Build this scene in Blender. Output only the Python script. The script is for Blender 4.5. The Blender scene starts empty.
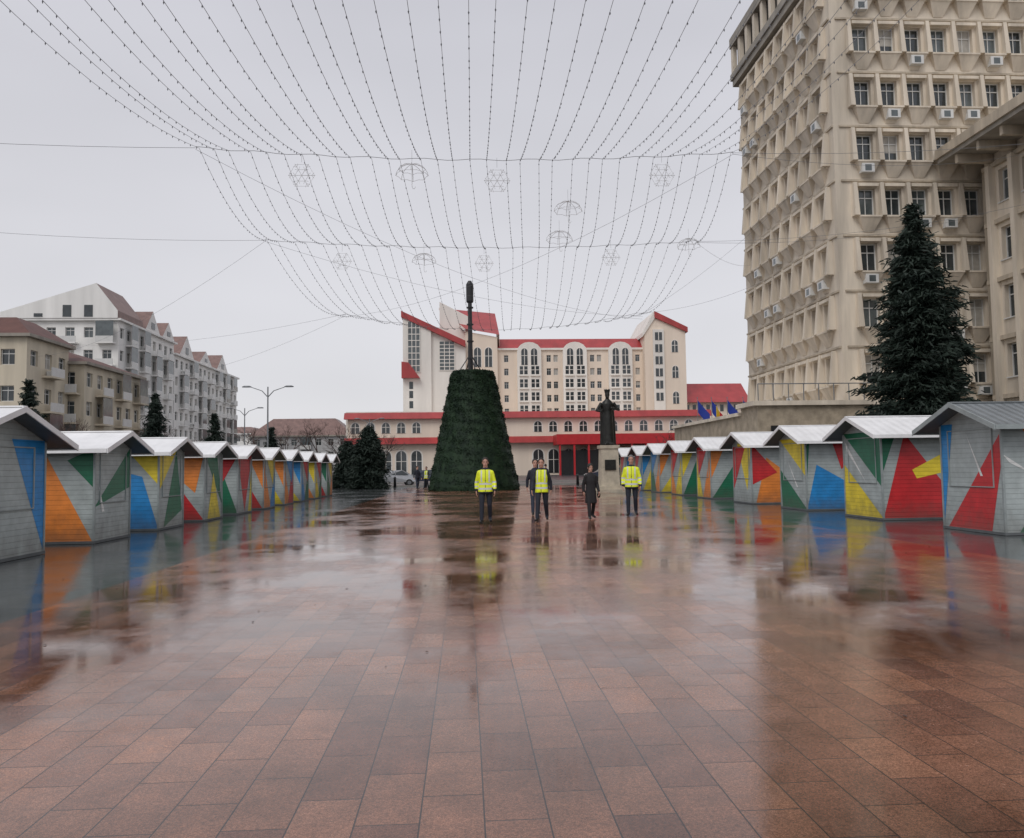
import bpy, math, random
import numpy as np
from mathutils import Vector, Matrix
random.seed(7); rng=np.random.default_rng(7)
scn=bpy.context.scene
scn.view_settings.view_transform='Standard'; scn.view_settings.look='None'; scn.view_settings.exposure=0
COL=scn.collection
rad=math.radians

# ---------------------------------------------------------------- camera
cam=bpy.data.objects.new("camera",bpy.data.cameras.new("camera")); COL.objects.link(cam); scn.camera=cam
cam.data.sensor_width=36; cam.data.lens=36*800/1024; cam.data.clip_end=5000; cam.data.clip_start=0.05
cam.location=(0,0,1.5)
cam.rotation_euler=(Matrix.Rotation(rad(-3.36),3,'Z')@Matrix.Rotation(rad(93.5),3,'X')@Matrix.Rotation(rad(-0.8),3,'Z')).to_euler()

# ---------------------------------------------------------------- world
w=bpy.data.worlds.new("World"); scn.world=w; w.use_nodes=True
nt=w.node_tree; N=nt.nodes; L=nt.links; N.clear()
out=N.new('ShaderNodeOutputWorld'); bg=N.new('ShaderNodeBackground'); bg.inputs[1].default_value=0.1
sky=N.new('ShaderNodeTexSky'); sky.sky_type='NISHITA'; sky.sun_disc=False; sky.sun_elevation=rad(50); sky.sun_rotation=rad(200)
tc=N.new('ShaderNodeTexCoord'); sp=N.new('ShaderNodeSeparateXYZ'); L.new(tc.outputs['Generated'],sp.inputs[0])
mr=N.new('ShaderNodeMapRange'); mr.inputs[1].default_value=0; mr.inputs[2].default_value=0.6; L.new(sp.outputs[2],mr.inputs[0])
cr=N.new('ShaderNodeMix'); cr.data_type='RGBA'; cr.inputs[6].default_value=(7.6,7.55,7.8,1); cr.inputs[7].default_value=(6.0,6.0,6.55,1)
L.new(mr.outputs[0],cr.inputs[0])
nz=N.new('ShaderNodeTexNoise'); nz.inputs['Scale'].default_value=1.6; nz.inputs['Detail'].default_value=3
mp=N.new('ShaderNodeMapping'); mp.inputs['Scale'].default_value=(1,1,2.5); L.new(tc.outputs['Generated'],mp.inputs[0]); L.new(mp.outputs[0],nz.inputs['Vector'])
mr2=N.new('ShaderNodeMapRange'); mr2.inputs[1].default_value=.3; mr2.inputs[2].default_value=.7; mr2.inputs[3].default_value=.91; mr2.inputs[4].default_value=1.07; L.new(nz.outputs[0],mr2.inputs[0])
vm=N.new('ShaderNodeVectorMath'); vm.operation='SCALE'; L.new(cr.outputs[2],vm.inputs[0]); L.new(mr2.outputs[0],vm.inputs['Scale'])
mx=N.new('ShaderNodeMix'); mx.data_type='RGBA'; mx.inputs[0].default_value=.95; L.new(sky.outputs[0],mx.inputs[6]); L.new(vm.outputs[0],mx.inputs[7])
L.new(mx.outputs[2],bg.inputs[0]); L.new(bg.outputs[0],out.inputs[0])
sl=bpy.data.lights.new("sun","SUN"); sl.energy=1.2; sl.angle=rad(30); sl.color=(1,.97,.93)
so=bpy.data.objects.new("sun",sl); COL.objects.link(so)
so.rotation_euler=Vector((0.35,0.62,-0.8)).to_track_quat('-Z','Y').to_euler()

# ---------------------------------------------------------------- materials
def base(name):
    m=bpy.data.materials.new(name); m.use_nodes=True
    nt=m.node_tree; b=nt.nodes['Principled BSDF']
    return m,nt,b
def mat(name,col,rough=.6,noise=.18,ns=2.0,bump=0,bs=60,metal=0,spec=.5,streak=False,siding=0,ribs=0,ribstr=.8,wear=0):
    m,nt,b=base(name); n=nt.nodes; l=nt.links
    b.inputs['Roughness'].default_value=rough; b.inputs['Metallic'].default_value=metal
    b.inputs['Specular IOR Level'].default_value=spec
    tc=n.new('ShaderNodeTexCoord'); vec=tc.outputs['Object']
    if streak:
        mp=n.new('ShaderNodeMapping'); mp.inputs['Scale'].default_value=(1,1,.12); l.new(vec,mp.inputs[0]); v2=mp.outputs[0]
    else: v2=vec
    z=n.new('ShaderNodeTexNoise'); z.inputs['Scale'].default_value=ns; z.inputs['Detail'].default_value=6; z.inputs['Roughness'].default_value=.6
    l.new(v2,z.inputs['Vector'])
    r=n.new('ShaderNodeMapRange'); r.inputs[1].default_value=.3; r.inputs[2].default_value=.7; r.inputs[3].default_value=1-noise; r.inputs[4].default_value=1+noise*.6
    l.new(z.outputs[0],r.inputs[0])
    s=n.new('ShaderNodeVectorMath'); s.operation='SCALE'; s.inputs[0].default_value=col[:3]; l.new(r.outputs[0],s.inputs['Scale'])
    cur=s.outputs[0]
    if wear:   # mud splash low on the boards plus patchy fading
        sx0=n.new('ShaderNodeSeparateXYZ'); l.new(vec,sx0.inputs[0])
        zn=n.new('ShaderNodeTexNoise'); zn.inputs['Scale'].default_value=5; zn.inputs['Detail'].default_value=5; l.new(vec,zn.inputs['Vector'])
        ad=n.new('ShaderNodeMath'); ad.operation='MULTIPLY_ADD'; ad.inputs[1].default_value=-.9; l.new(zn.outputs[0],ad.inputs[0]); l.new(sx0.outputs[2],ad.inputs[2])
        mm=n.new('ShaderNodeMapRange'); mm.inputs[1].default_value=-.40; mm.inputs[2].default_value=.12; mm.inputs[3].default_value=wear; mm.inputs[4].default_value=0; l.new(ad.outputs[0],mm.inputs[0])
        mxx=n.new('ShaderNodeMix'); mxx.data_type='RGBA'; mxx.inputs[7].default_value=(.10,.085,.07,1); l.new(mm.outputs[0],mxx.inputs[0]); l.new(cur,mxx.inputs[6]); cur=mxx.outputs[2]
    l.new(cur,b.inputs['Base Color'])
    if siding or ribs:
        sx=n.new('ShaderNodeSeparateXYZ'); l.new(vec,sx.inputs[0])
        ma=n.new('ShaderNodeMath'); ma.operation='DIVIDE'; ma.inputs[1].default_value=siding or ribs
        l.new(sx.outputs[2 if siding else 0],ma.inputs[0])
        if siding:
            fr=n.new('ShaderNodeMath'); fr.operation='FRACT'; l.new(ma.outputs[0],fr.inputs[0])
            iv=n.new('ShaderNodeMath'); iv.operation='SUBTRACT'; iv.inputs[0].default_value=1; l.new(fr.outputs[0],iv.inputs[1])
            hsrc=iv.outputs[0]
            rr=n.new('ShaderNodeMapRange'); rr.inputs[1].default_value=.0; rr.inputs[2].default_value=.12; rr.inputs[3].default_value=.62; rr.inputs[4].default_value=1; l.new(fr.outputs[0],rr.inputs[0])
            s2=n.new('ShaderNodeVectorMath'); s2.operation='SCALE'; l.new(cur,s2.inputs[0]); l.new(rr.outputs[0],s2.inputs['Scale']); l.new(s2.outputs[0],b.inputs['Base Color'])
        else:
            k=n.new('ShaderNodeMath'); k.operation='MULTIPLY'; k.inputs[1].default_value=6.2832; l.new(ma.outputs[0],k.inputs[0])
            si=n.new('ShaderNodeMath'); si.operation='SINE'; l.new(k.outputs[0],si.inputs[0]); hsrc=si.outputs[0]
        bp=n.new('ShaderNodeBump'); bp.inputs['Strength'].default_value=ribstr; bp.inputs['Distance'].default_value=.018
        l.new(hsrc,bp.inputs['Height']); l.new(bp.outputs[0],b.inputs['Normal'])
    elif bump:
        z2=n.new('ShaderNodeTexNoise'); z2.inputs['Scale'].default_value=bs; z2.inputs['Detail'].default_value=4; l.new(vec,z2.inputs['Vector'])
        bp=n.new('ShaderNodeBump'); bp.inputs['Strength'].default_value=bump; bp.inputs['Distance'].default_value=.02
        l.new(z2.outputs[0],bp.inputs['Height']); l.new(bp.outputs[0],b.inputs['Normal'])
    return m
def foliage(name,c1,c2,ns=1.2):
    m,nt,b=base(name); n=nt.nodes; l=nt.links
    tc=n.new('ShaderNodeTexCoord'); z=n.new('ShaderNodeTexNoise'); z.inputs['Scale'].default_value=ns; z.inputs['Detail'].default_value=4
    l.new(tc.outputs['Object'],z.inputs['Vector'])
    r=n.new('ShaderNodeMapRange'); r.inputs[1].default_value=.35; r.inputs[2].default_value=.65; l.new(z.outputs[0],r.inputs[0])
    x=n.new('ShaderNodeMix'); x.data_type='RGBA'; x.inputs[6].default_value=(*c1,1); x.inputs[7].default_value=(*c2,1); l.new(r.outputs[0],x.inputs[0])
    l.new(x.outputs[2],b.inputs['Base Color']); b.inputs['Roughness'].default_value=.6; b.inputs['Specular IOR Level'].default_value=.25
    return m
def paving(name,c1,c2,cm,bw,rh,wet_lo,wet_hi,r_lo,r_hi,big=.35,bumpS=.25,speck=.3,wetdark=.70,rot=90,coat=.15):
    m,nt,b=base(name); n=nt.nodes; l=nt.links
    tc=n.new('ShaderNodeTexCoord')
    mp=n.new('ShaderNodeMapping'); mp.inputs['Rotation'].default_value=(0,0,rad(rot)); mp.inputs['Location'].default_value=(0.13,.21,0); l.new(tc.outputs['Object'],mp.inputs[0])
    def noise(s,d=4,v=None,ro=.55):
        z=n.new('ShaderNodeTexNoise'); z.inputs['Scale'].default_value=s; z.inputs['Detail'].default_value=d; z.inputs['Roughness'].default_value=ro
        l.new(v or tc.outputs['Object'],z.inputs['Vector']); return z.outputs[0]
    def rng_(src,a,b_,c,d):
        r=n.new('ShaderNodeMapRange'); r.inputs[1].default_value=a; r.inputs[2].default_value=b_; r.inputs[3].default_value=c; r.inputs[4].default_value=d; l.new(src,r.inputs[0]); return r.outputs[0]
    def mth(op,a,b_):
        q=n.new('ShaderNodeMath'); q.operation=op
        for i,v in enumerate((a,b_)):
            if isinstance(v,(int,float)): q.inputs[i].default_value=v
            else: l.new(v,q.inputs[i])
        return q.outputs[0]
    br=n.new('ShaderNodeTexBrick'); br.offset=.5; br.inputs['Scale'].default_value=1
    br.inputs['Brick Width'].default_value=bw; br.inputs['Row Height'].default_value=rh; br.inputs['Mortar Size'].default_value=.0042; br.inputs['Mortar Smooth'].default_value=.3
    br.inputs['Color1'].default_value=(*c1,1); br.inputs['Color2'].default_value=(*c2,1); br.inputs['Mortar'].default_value=(*cm,1); br.inputs['Bias'].default_value=-.1
    l.new(mp.outputs[0],br.inputs['Vector'])
    sp1=rng_(noise(210,1),.36,.64,1-speck,1+speck)
    sp2=rng_(noise(75,3,None,.7),.36,.64,1-speck*.8,1+speck*.8)
    st=rng_(noise(.55,6,None,.6),.3,.7,.66,1.22)
    st2=rng_(noise(4.5,5,None,.65),.3,.7,.82,1.13)
    wet=rng_(noise(big,7,None,.64),wet_lo,wet_hi,0,1)
    k=mth('MULTIPLY',mth('MULTIPLY',mth('MULTIPLY',sp1,sp2),st),st2); k=mth('MULTIPLY',k,rng_(wet,0,1,1.12,wetdark))
    s=n.new('ShaderNodeVectorMath'); s.operation='SCALE'; l.new(br.outputs['Color'],s.inputs[0]); l.new(k,s.inputs['Scale']); l.new(s.outputs[0],b.inputs['Base Color'])
    rg=rng_(wet,0,1,r_hi,r_lo); rg=mth('ADD',rg,rng_(noise(7,5),.3,.7,-.03,.05)); rg=mth('ADD',rg,mth('MULTIPLY',rng_(noise(75,3,None,.7),.36,.64,-.03,.05),rng_(wet,0,1,1,.2)))
    rg=mth('MAXIMUM',rg,.015); l.new(rg,b.inputs['Roughness'])
    b.inputs['Specular IOR Level'].default_value=.5
    # thin film of rain water on the stone
    b.inputs['Coat Weight'].default_value=coat; b.inputs['Coat Roughness'].default_value=.05; b.inputs['Coat IOR'].default_value=1.33
    h1=mth('MULTIPLY',br.outputs['Fac'],-1.0)
    h2=mth('MULTIPLY',noise(90,3),.7); h3=mth('MULTIPLY',noise(3.2,2),.9)
    h=mth('ADD',mth('ADD',h1,h2),h3)
    bp=n.new('ShaderNodeBump'); bp.inputs['Distance'].default_value=.0035
    l.new(rng_(wet,0,1,bumpS,bumpS*.2),bp.inputs['Strength']); l.new(h,bp.inputs['Height']); l.new(bp.outputs[0],b.inputs['Normal']); l.new(bp.outputs[0],b.inputs['Coat Normal'])
    return m

M={}
M['plaza']=paving('wet_red_granite',(.300,.140,.083),(.165,.074,.049),(.040,.023,.018),.56,.275,.42,.58,.03,.20,bumpS=.22,speck=.36)
M['side']=paving('wet_grey_slabs',(.085,.092,.09),(.055,.063,.064),(.02,.02,.02),.5,.5,.40,.62,.04,.20)
M['asphalt']=mat('wet_asphalt',(.055,.055,.058),.28,.3,.6,bump=.2,bs=120)
M['kerb']=mat('kerb_stone',(.3,.29,.27),.5,.25,3)
M['tower']=mat('tower_concrete',(.69,.61,.50),.8,.34,.9,streak=True,bump=.15)
M['tower2']=mat('tower_concrete_dark',(.50,.43,.335),.8,.34,1.4,streak=True)
M['cornice']=mat('cornice_concrete',(.34,.31,.265),.8,.3,1.2,streak=True)
M['glass']=mat('window_glass',(.035,.045,.05),.08,.5,.8,spec=.8)
M['glass2']=mat('window_glass_dim',(.10,.12,.125),.12,.4,.9,spec=.8)
M['curtain']=mat('window_curtain',(.42,.40,.36),.5,.25,2)
M['frame']=mat('window_frame_white',(.66,.66,.64),.4,.1)
M['hotel']=mat('hotel_cream',(.81,.69,.57),.75,.15,.25,streak=True)
M['hwhite']=mat('hotel_white',(.82,.78,.72),.7,.12,.3,streak=True)
M['hred']=mat('hotel_red_roof',(.40,.05,.05),.4,.25,.5,streak=True)
M['redawn']=mat('red_canopy',(.5,.02,.025),.4,.15,1)
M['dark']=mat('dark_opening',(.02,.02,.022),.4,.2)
M['apt']=mat('apartment_beige',(.62,.55,.43),.8,.28,.5,streak=True)
M['apt2']=mat('apartment_white',(.85,.84,.81),.8,.16,.4,streak=True)
M['apt3']=mat('grey_render',(.48,.48,.48),.8,.2,.4,streak=True)
M['broof']=mat('brown_roof',(.13,.055,.042),.6,.25,1)
M['groof']=mat('brown_grey_roof',(.24,.15,.13),.5,.3,1)
M['stone']=mat('podium_stone',(.42,.35,.26),.75,.35,2,bump=.3,bs=6)
M['ped']=mat('pedestal_stone',(.52,.46,.36),.6,.25,3)
M['bronze']=mat('dark_bronze',(.035,.035,.032),.4,.4,4,metal=.6)
M['metal']=mat('galvanised_metal',(.25,.26,.27),.45,.15,3,metal=.5)
M['black']=mat('black_paint',(.015,.015,.017),.35,.2,3)
M['wire']=mat('light_string_cable',(.20,.20,.21),.5,.1)
M['bulb']=mat('light_bulb_glass',(.13,.13,.14),.2,.1)
M['orn']=mat('ornament_frame',(.62,.62,.62),.4,.1)
sid=.105
def hp(nm,c,ns=3): return mat(nm,c,.42,.22,ns,siding=sid,wear=.45)
M['hutb']=hp('kiosk_grey_boards',(.39,.435,.43))
M['blue']=hp('kiosk_blue',(.02,.24,.58))
M['orange']=hp('kiosk_orange',(.78,.24,.04))
M['green']=hp('kiosk_green',(.010,.15,.075))
M['red']=hp('kiosk_red',(.55,.022,.027))
M['yellow']=hp('kiosk_yellow',(.80,.62,.035))
M['white']=hp('kiosk_white',(.74,.74,.72))
M['trim']=mat('kiosk_trim',(.34,.38,.38),.4,.2,4,wear=.4)
M['roofw']=mat('kiosk_roof_white',(.88,.88,.88),.4,.12,1.5,ribs=.25,ribstr=.25)
M['roofg']=mat('kiosk_roof_grey',(.20,.22,.23),.35,.2,2,ribs=.2,ribstr=.5)
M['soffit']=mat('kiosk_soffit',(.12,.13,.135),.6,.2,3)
M['fir']=foliage('fir_needles',(.010,.019,.014),(.036,.052,.040),1.6)
M['xmas']=foliage('garland_green',(.007,.020,.010),(.020,.044,.020),2.2)
M['bark']=mat('bark',(.07,.05,.035),.9,.3,6)
M['twig']=mat('bare_twigs',(.10,.065,.055),.9,.3,6)
M['hiviz']=mat('hi_vis_yellow',(.82,.92,.03),.55,.12,12)
M['silver']=mat('reflective_tape',(.62,.64,.66),.3,.08,10)
M['navy']=mat('navy_cloth',(.018,.022,.035),.8,.25,12)
M['jeans']=mat('dark_jeans',(.030,.040,.065),.8,.25,12)
M['coat']=mat('black_coat',(.014,.013,.015),.75,.25,12)
M['skin']=mat('skin',(.55,.31,.23),.5,.08,20)
M['hair']=mat('dark_hair',(.025,.018,.013),.6,.3,40)
M['hairg']=mat('grey_hair',(.16,.15,.145),.6,.3,40)
M['shoe']=mat('black_shoes',(.012,.012,.012),.35,.1)
M['lips']=mat('lips',(.35,.11,.10),.5,.05)
M['eyew']=mat('eye',(.05,.04,.035),.2,.1)
M['carw']=mat('car_paint_silver',(.45,.46,.48),.25,.08,1,metal=.3)
M['card']=mat('car_paint_dark',(.05,.06,.09),.2,.08,1)
M['tyre']=mat('tyre',(.02,.02,.02),.7,.1)
M['lampred']=mat('tail_light',(.3,.01,.01),.2,.1)
M['fblue']=mat('flag_blue',(.02,.05,.35),.7,.1,3); M['fyel']=mat('flag_yellow',(.75,.5,.03),.7,.1,3); M['fred']=mat('flag_red',(.5,.02,.03),.7,.1,3)

# ---------------------------------------------------------------- mesh builder
class MB:
    def __init__(s,mats): s.v=[];s.f=[];s.m=[];s.mats=list(mats)
    def mi(s,k):
        if k not in s.mats: s.mats.append(k)
        return s.mats.index(k)
    def face(s,pts,k):
        i=len(s.v); s.v.extend([tuple(p) for p in pts]); s.f.append(tuple(range(i,i+len(pts)))); s.m.append(s.mi(k))
    def box(s,x0,x1,y0,y1,z0,z1,k):
        i=len(s.v)
        s.v.extend([(x0,y0,z0),(x1,y0,z0),(x1,y1,z0),(x0,y1,z0),(x0,y0,z1),(x1,y0,z1),(x1,y1,z1),(x0,y1,z1)])
        for q in ((0,3,2,1),(4,5,6,7),(0,1,5,4),(1,2,6,5),(2,3,7,6),(3,0,4,7)):
            s.f.append(tuple(i+a for a in q)); s.m.append(s.mi(k))
    def fbox(s,O,U,Nn,a0,a1,n0,n1,z0,z1,k,a0t=None,a1t=None,n1b=None,n1t=None):
        a0t=a0 if a0t is None else a0t; a1t=a1 if a1t is None else a1t
        n1b=n1 if n1b is None else n1b; n1t=n1 if n1t is None else n1t
        def P(a,n,z): return (O[0]+U[0]*a+Nn[0]*n,O[1]+U[1]*a+Nn[1]*n,O[2]+z)
        i=len(s.v)
        s.v.extend([P(a0,n0,z0),P(a1,n0,z0),P(a1,n1b,z0),P(a0,n1b,z0),P(a0t,n0,z1),P(a1t,n0,z1),P(a1t,n1t,z1),P(a0t,n1t,z1)])
        for q in ((0,3,2,1),(4,5,6,7),(0,1,5,4),(1,2,6,5),(2,3,7,6),(3,0,4,7)):
            s.f.append(tuple(i+a for a in q)); s.m.append(s.mi(k))
    def fpoly(s,O,U,Nn,pts,n0,n1,k):
        P=lambda a,n,z:(O[0]+U[0]*a+Nn[0]*n,O[1]+U[1]*a+Nn[1]*n,O[2]+z)
        A=[P(a,n0,z) for a,z in pts]; B=[P(a,n1,z) for a,z in pts]
        s.face(B,k); s.face(A[::-1],k)
        for j in range(len(pts)):
            q=(j+1)%len(pts); s.face([A[j],A[q],B[q],B[j]],k)
    def prism(s,poly,vec,k,kcap=None):
        B=[(p[0]+vec[0],p[1]+vec[1],p[2]+vec[2]) for p in poly]
        s.face(poly,kcap or k); s.face(B[::-1],kcap or k)
        for j in range(len(poly)):
            q=(j+1)%len(poly); s.face([poly[j],B[j],B[q],poly[q]],k)
    def tube(s,pts,rs,n,k,cap=True,flat=1.0):
        pts=[Vector(p) for p in pts]; rings=[]
        for i,p in enumerate(pts):
            d=(pts[min(i+1,len(pts)-1)]-pts[max(i-1,0)])
            if d.length<1e-9: d=Vector((0,0,1))
            d.normalize(); ref=Vector((0,0,1)) if abs(d.z)<.9 else Vector((1,0,0))
            a=d.cross(ref).normalized(); b=d.cross(a)
            r=rs[i] if hasattr(rs,'__len__') else rs
            st=len(s.v)
            for j in range(n):
                t=2*math.pi*j/n; q=p+a*(r*math.cos(t))+b*(r*math.sin(t)*flat); s.v.append(tuple(q))
            rings.append(st)
        mi=s.mi(k)
        for i in range(len(rings)-1):
            for j in range(n):
                q=(j+1)%n; s.f.append((rings[i]+j,rings[i]+q,rings[i+1]+q,rings[i+1]+j)); s.m.append(mi)
        if cap:
            s.f.append(tuple(rings[0]+j for j in range(n))[::-1]); s.m.append(mi)
            s.f.append(tuple(rings[-1]+j for j in range(n))); s.m.append(mi)
    def loft(s,rings,n,k,sq=1.0):
        st=[]; mi=s.mi(k)
        for (cx,cy,z,rx,ry) in rings:
            st.append(len(s.v))
            for j in range(n):
                t=2*math.pi*j/n; c,sn=math.cos(t),math.sin(t)
                s.v.append((cx+rx*math.copysign(abs(c)**sq,c),cy+ry*math.copysign(abs(sn)**sq,sn),z))
        for i in range(len(st)-1):
            for j in range(n):
                q=(j+1)%n; s.f.append((st[i]+j,st[i]+q,st[i+1]+q,st[i+1]+j)); s.m.append(mi)
        s.f.append(tuple(st[0]+j for j in range(n))[::-1]); s.m.append(mi)
        s.f.append(tuple(st[-1]+j for j in range(n))); s.m.append(mi)
    def ell(s,c,r,k,seg=12,ri=8):
        st=len(s.v); mi=s.mi(k)
        for i in range(1,ri):
            ph=math.pi*i/ri
            for j in range(seg):
                t=2*math.pi*j/seg
                s.v.append((c[0]+r[0]*math.sin(ph)*math.cos(t),c[1]+r[1]*math.sin(ph)*math.sin(t),c[2]+r[2]*math.cos(ph)))
        tp=len(s.v); s.v.append((c[0],c[1],c[2]+r[2])); bt=len(s.v); s.v.append((c[0],c[1],c[2]-r[2]))
        for i in range(ri-2):
            for j in range(seg):
                q=(j+1)%seg; s.f.append((st+i*seg+j,st+(i+1)*seg+j,st+(i+1)*seg+q,st+i*seg+q)); s.m.append(mi)
        for j in range(seg):
            q=(j+1)%seg; s.f.append((tp,st+j,st+q)); s.m.append(mi)
            e=st+(ri-2)*seg; s.f.append((bt,e+q,e+j)); s.m.append(mi)
    def mesh(s,name,smooth=False):
        me=bpy.data.meshes.new(name); me.from_pydata(s.v,[],s.f)
        for k in s.mats: me.materials.append(M[k])
        me.polygons.foreach_set('material_index',s.m)
        if smooth: me.polygons.foreach_set('use_smooth',[True]*len(me.polygons))
        me.update(); return me
    def obj(s,name,parent=None,smooth=False,local=False):
        o=bpy.data.objects.new(name,s.mesh(name,smooth)); COL.objects.link(o)
        if parent:
            o.parent=parent
            if not local: o.location=-parent.location
        return o
def group(name,loc):
    e=bpy.data.objects.new(name,None); e.location=loc; e.empty_display_size=.3; COL.objects.link(e); return e
def single(name,mb,smooth=False): return mb.obj(name,None,smooth)
def quads_obj(name,C,A,B,matk,parent=None):
    n=len(C); V=np.empty((n,4,3)); V[:,0]=C-A-B; V[:,1]=C+A-B*.4; V[:,2]=C+A*.2+B; V[:,3]=C-A+B*.5
    me=bpy.data.meshes.new(name); me.vertices.add(n*4); me.vertices.foreach_set('co',V.reshape(-1))
    me.loops.add(n*4); me.loops.foreach_set('vertex_index',np.arange(n*4)); me.polygons.add(n)
    me.polygons.foreach_set('loop_start',np.arange(n)*4); me.polygons.foreach_set('loop_total',np.full(n,4))
    me.materials.append(M[matk]); me.update(calc_edges=True); me.validate()
    o=bpy.data.objects.new(name,me); COL.objects.link(o)
    if parent: o.parent=parent
    return o

# ---------------------------------------------------------------- people meshes (built first, while the scene is still small)
def remesh(mb,voxel,smooth=4,fac=.5):
    me=mb.mesh('tmp'); o=bpy.data.objects.new('tmp',me); COL.objects.link(o)
    r=o.modifiers.new('r','REMESH'); r.mode='VOXEL'; r.voxel_size=voxel; r.use_smooth_shade=True
    s=o.modifiers.new('s','SMOOTH'); s.factor=fac; s.iterations=smooth
    dg=bpy.context.evaluated_depsgraph_get(); res=bpy.data.meshes.new_from_object(o.evaluated_get(dg))
    bpy.data.objects.remove(o)
    res.polygons.foreach_set('use_smooth',[True]*len(res.polygons)); return res
def hand_mesh():
    mb=MB(['skin']); mb.ell((0,0,-.045),(.016,.038,.052),'skin',10,8)
    for i,(yy,l) in enumerate(((-.027,.068),(-.009,.076),(.009,.070),(.026,.056))):
        a=Vector((0,yy,-.085)); b=a+Vector((.006,0,-l*.45)); c=b+Vector((.014,0,-l*.32)); d=c+Vector((.018,0,-l*.2))
        mb.tube([a,b,c,d],[.0095,.0088,.0082,.006],7,'skin')
    mb.tube([(0,-.03,-.03),(.008,-.05,-.055),(.014,-.055,-.08),(.018,-.053,-.098)],[.013,.011,.0095,.007],7,'skin')
    me=remesh(mb,.0045,2,.4); me.materials.clear(); me.materials.append(M['skin']); return me
HAND=hand_mesh()
def head_mesh():
    mb=MB(['skin'])
    mb.ell((0,.012,.150),(.074,.092,.090),'skin',18,12); mb.ell((0,-.012,.085),(.059,.068,.080),'skin',16,10); mb.ell((0,-.052,.026),(.028,.026,.024),'skin',10,8)
    mb.tube([(0,.022,-.10),(0,.014,.06)],[.060,.054],12,'skin')
    mb.tube([(0,-.076,.130),(0,-.100,.092),(0,-.092,.082)],[.008,.014,.011],8,'skin')
    for s in (-1,1):
        mb.ell((s*.076,.012,.112),(.009,.018,.031),'skin',8,8); mb.ell((s*.030,-.062,.146),(.022,.014,.009),'skin',8,6); mb.ell((s*.018,-.074,.060),(.018,.010,.009),'skin',8,6)
    me=remesh(mb,.007,2,.4); me.materials.clear(); me.materials.append(M['skin']); return me
HEAD=head_mesh()
def face_mesh(hair,style):
    mb=MB([hair]); seg,ri=28,18
    for i in range(ri+1):
        ph=math.pi*(.64 if style=='short' else .80)*i/ri
        for j in range(seg):
            t=2*math.pi*j/seg; front=max(0,-math.sin(t)); p=ph*(1-front**1.3*.52) if front>0 else ph
            x=.083*math.sin(p)*math.cos(t); y=.016+.102*math.sin(p)*math.sin(t); z=.153+.101*math.cos(p)
            if style=='long' and z<.12 and front<.4: y=max(y,.02); x*=1.08
            mb.v.append((x,y,z))
    for i in range(ri):
        for j in range(seg):
            q=(j+1)%seg; mb.f.append((i*seg+j,(i+1)*seg+j,(i+1)*seg+q,i*seg+q)); mb.m.append(0)
    if style=='long': mb.ell((0,.055,.06),(.082,.055,.11),hair,14,10)
    for s in (-1,1):
        mb.ell((s*.029,-.070,.124),(.013,.008,.006),'eyew',8,6); mb.tube([(s*.014,-.079,.141),(s*.030,-.079,.145),(s*.046,-.066,.142)],.0035,5,hair)
    mb.ell((0,-.080,.056),(.023,.008,.005),'lips',8,6)
    return mb.mesh('hair_and_features',True)
FACE={k:face_mesh(*k) for k in (('hair','short'),('hairg','short'),('hair','long'))}
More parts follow.
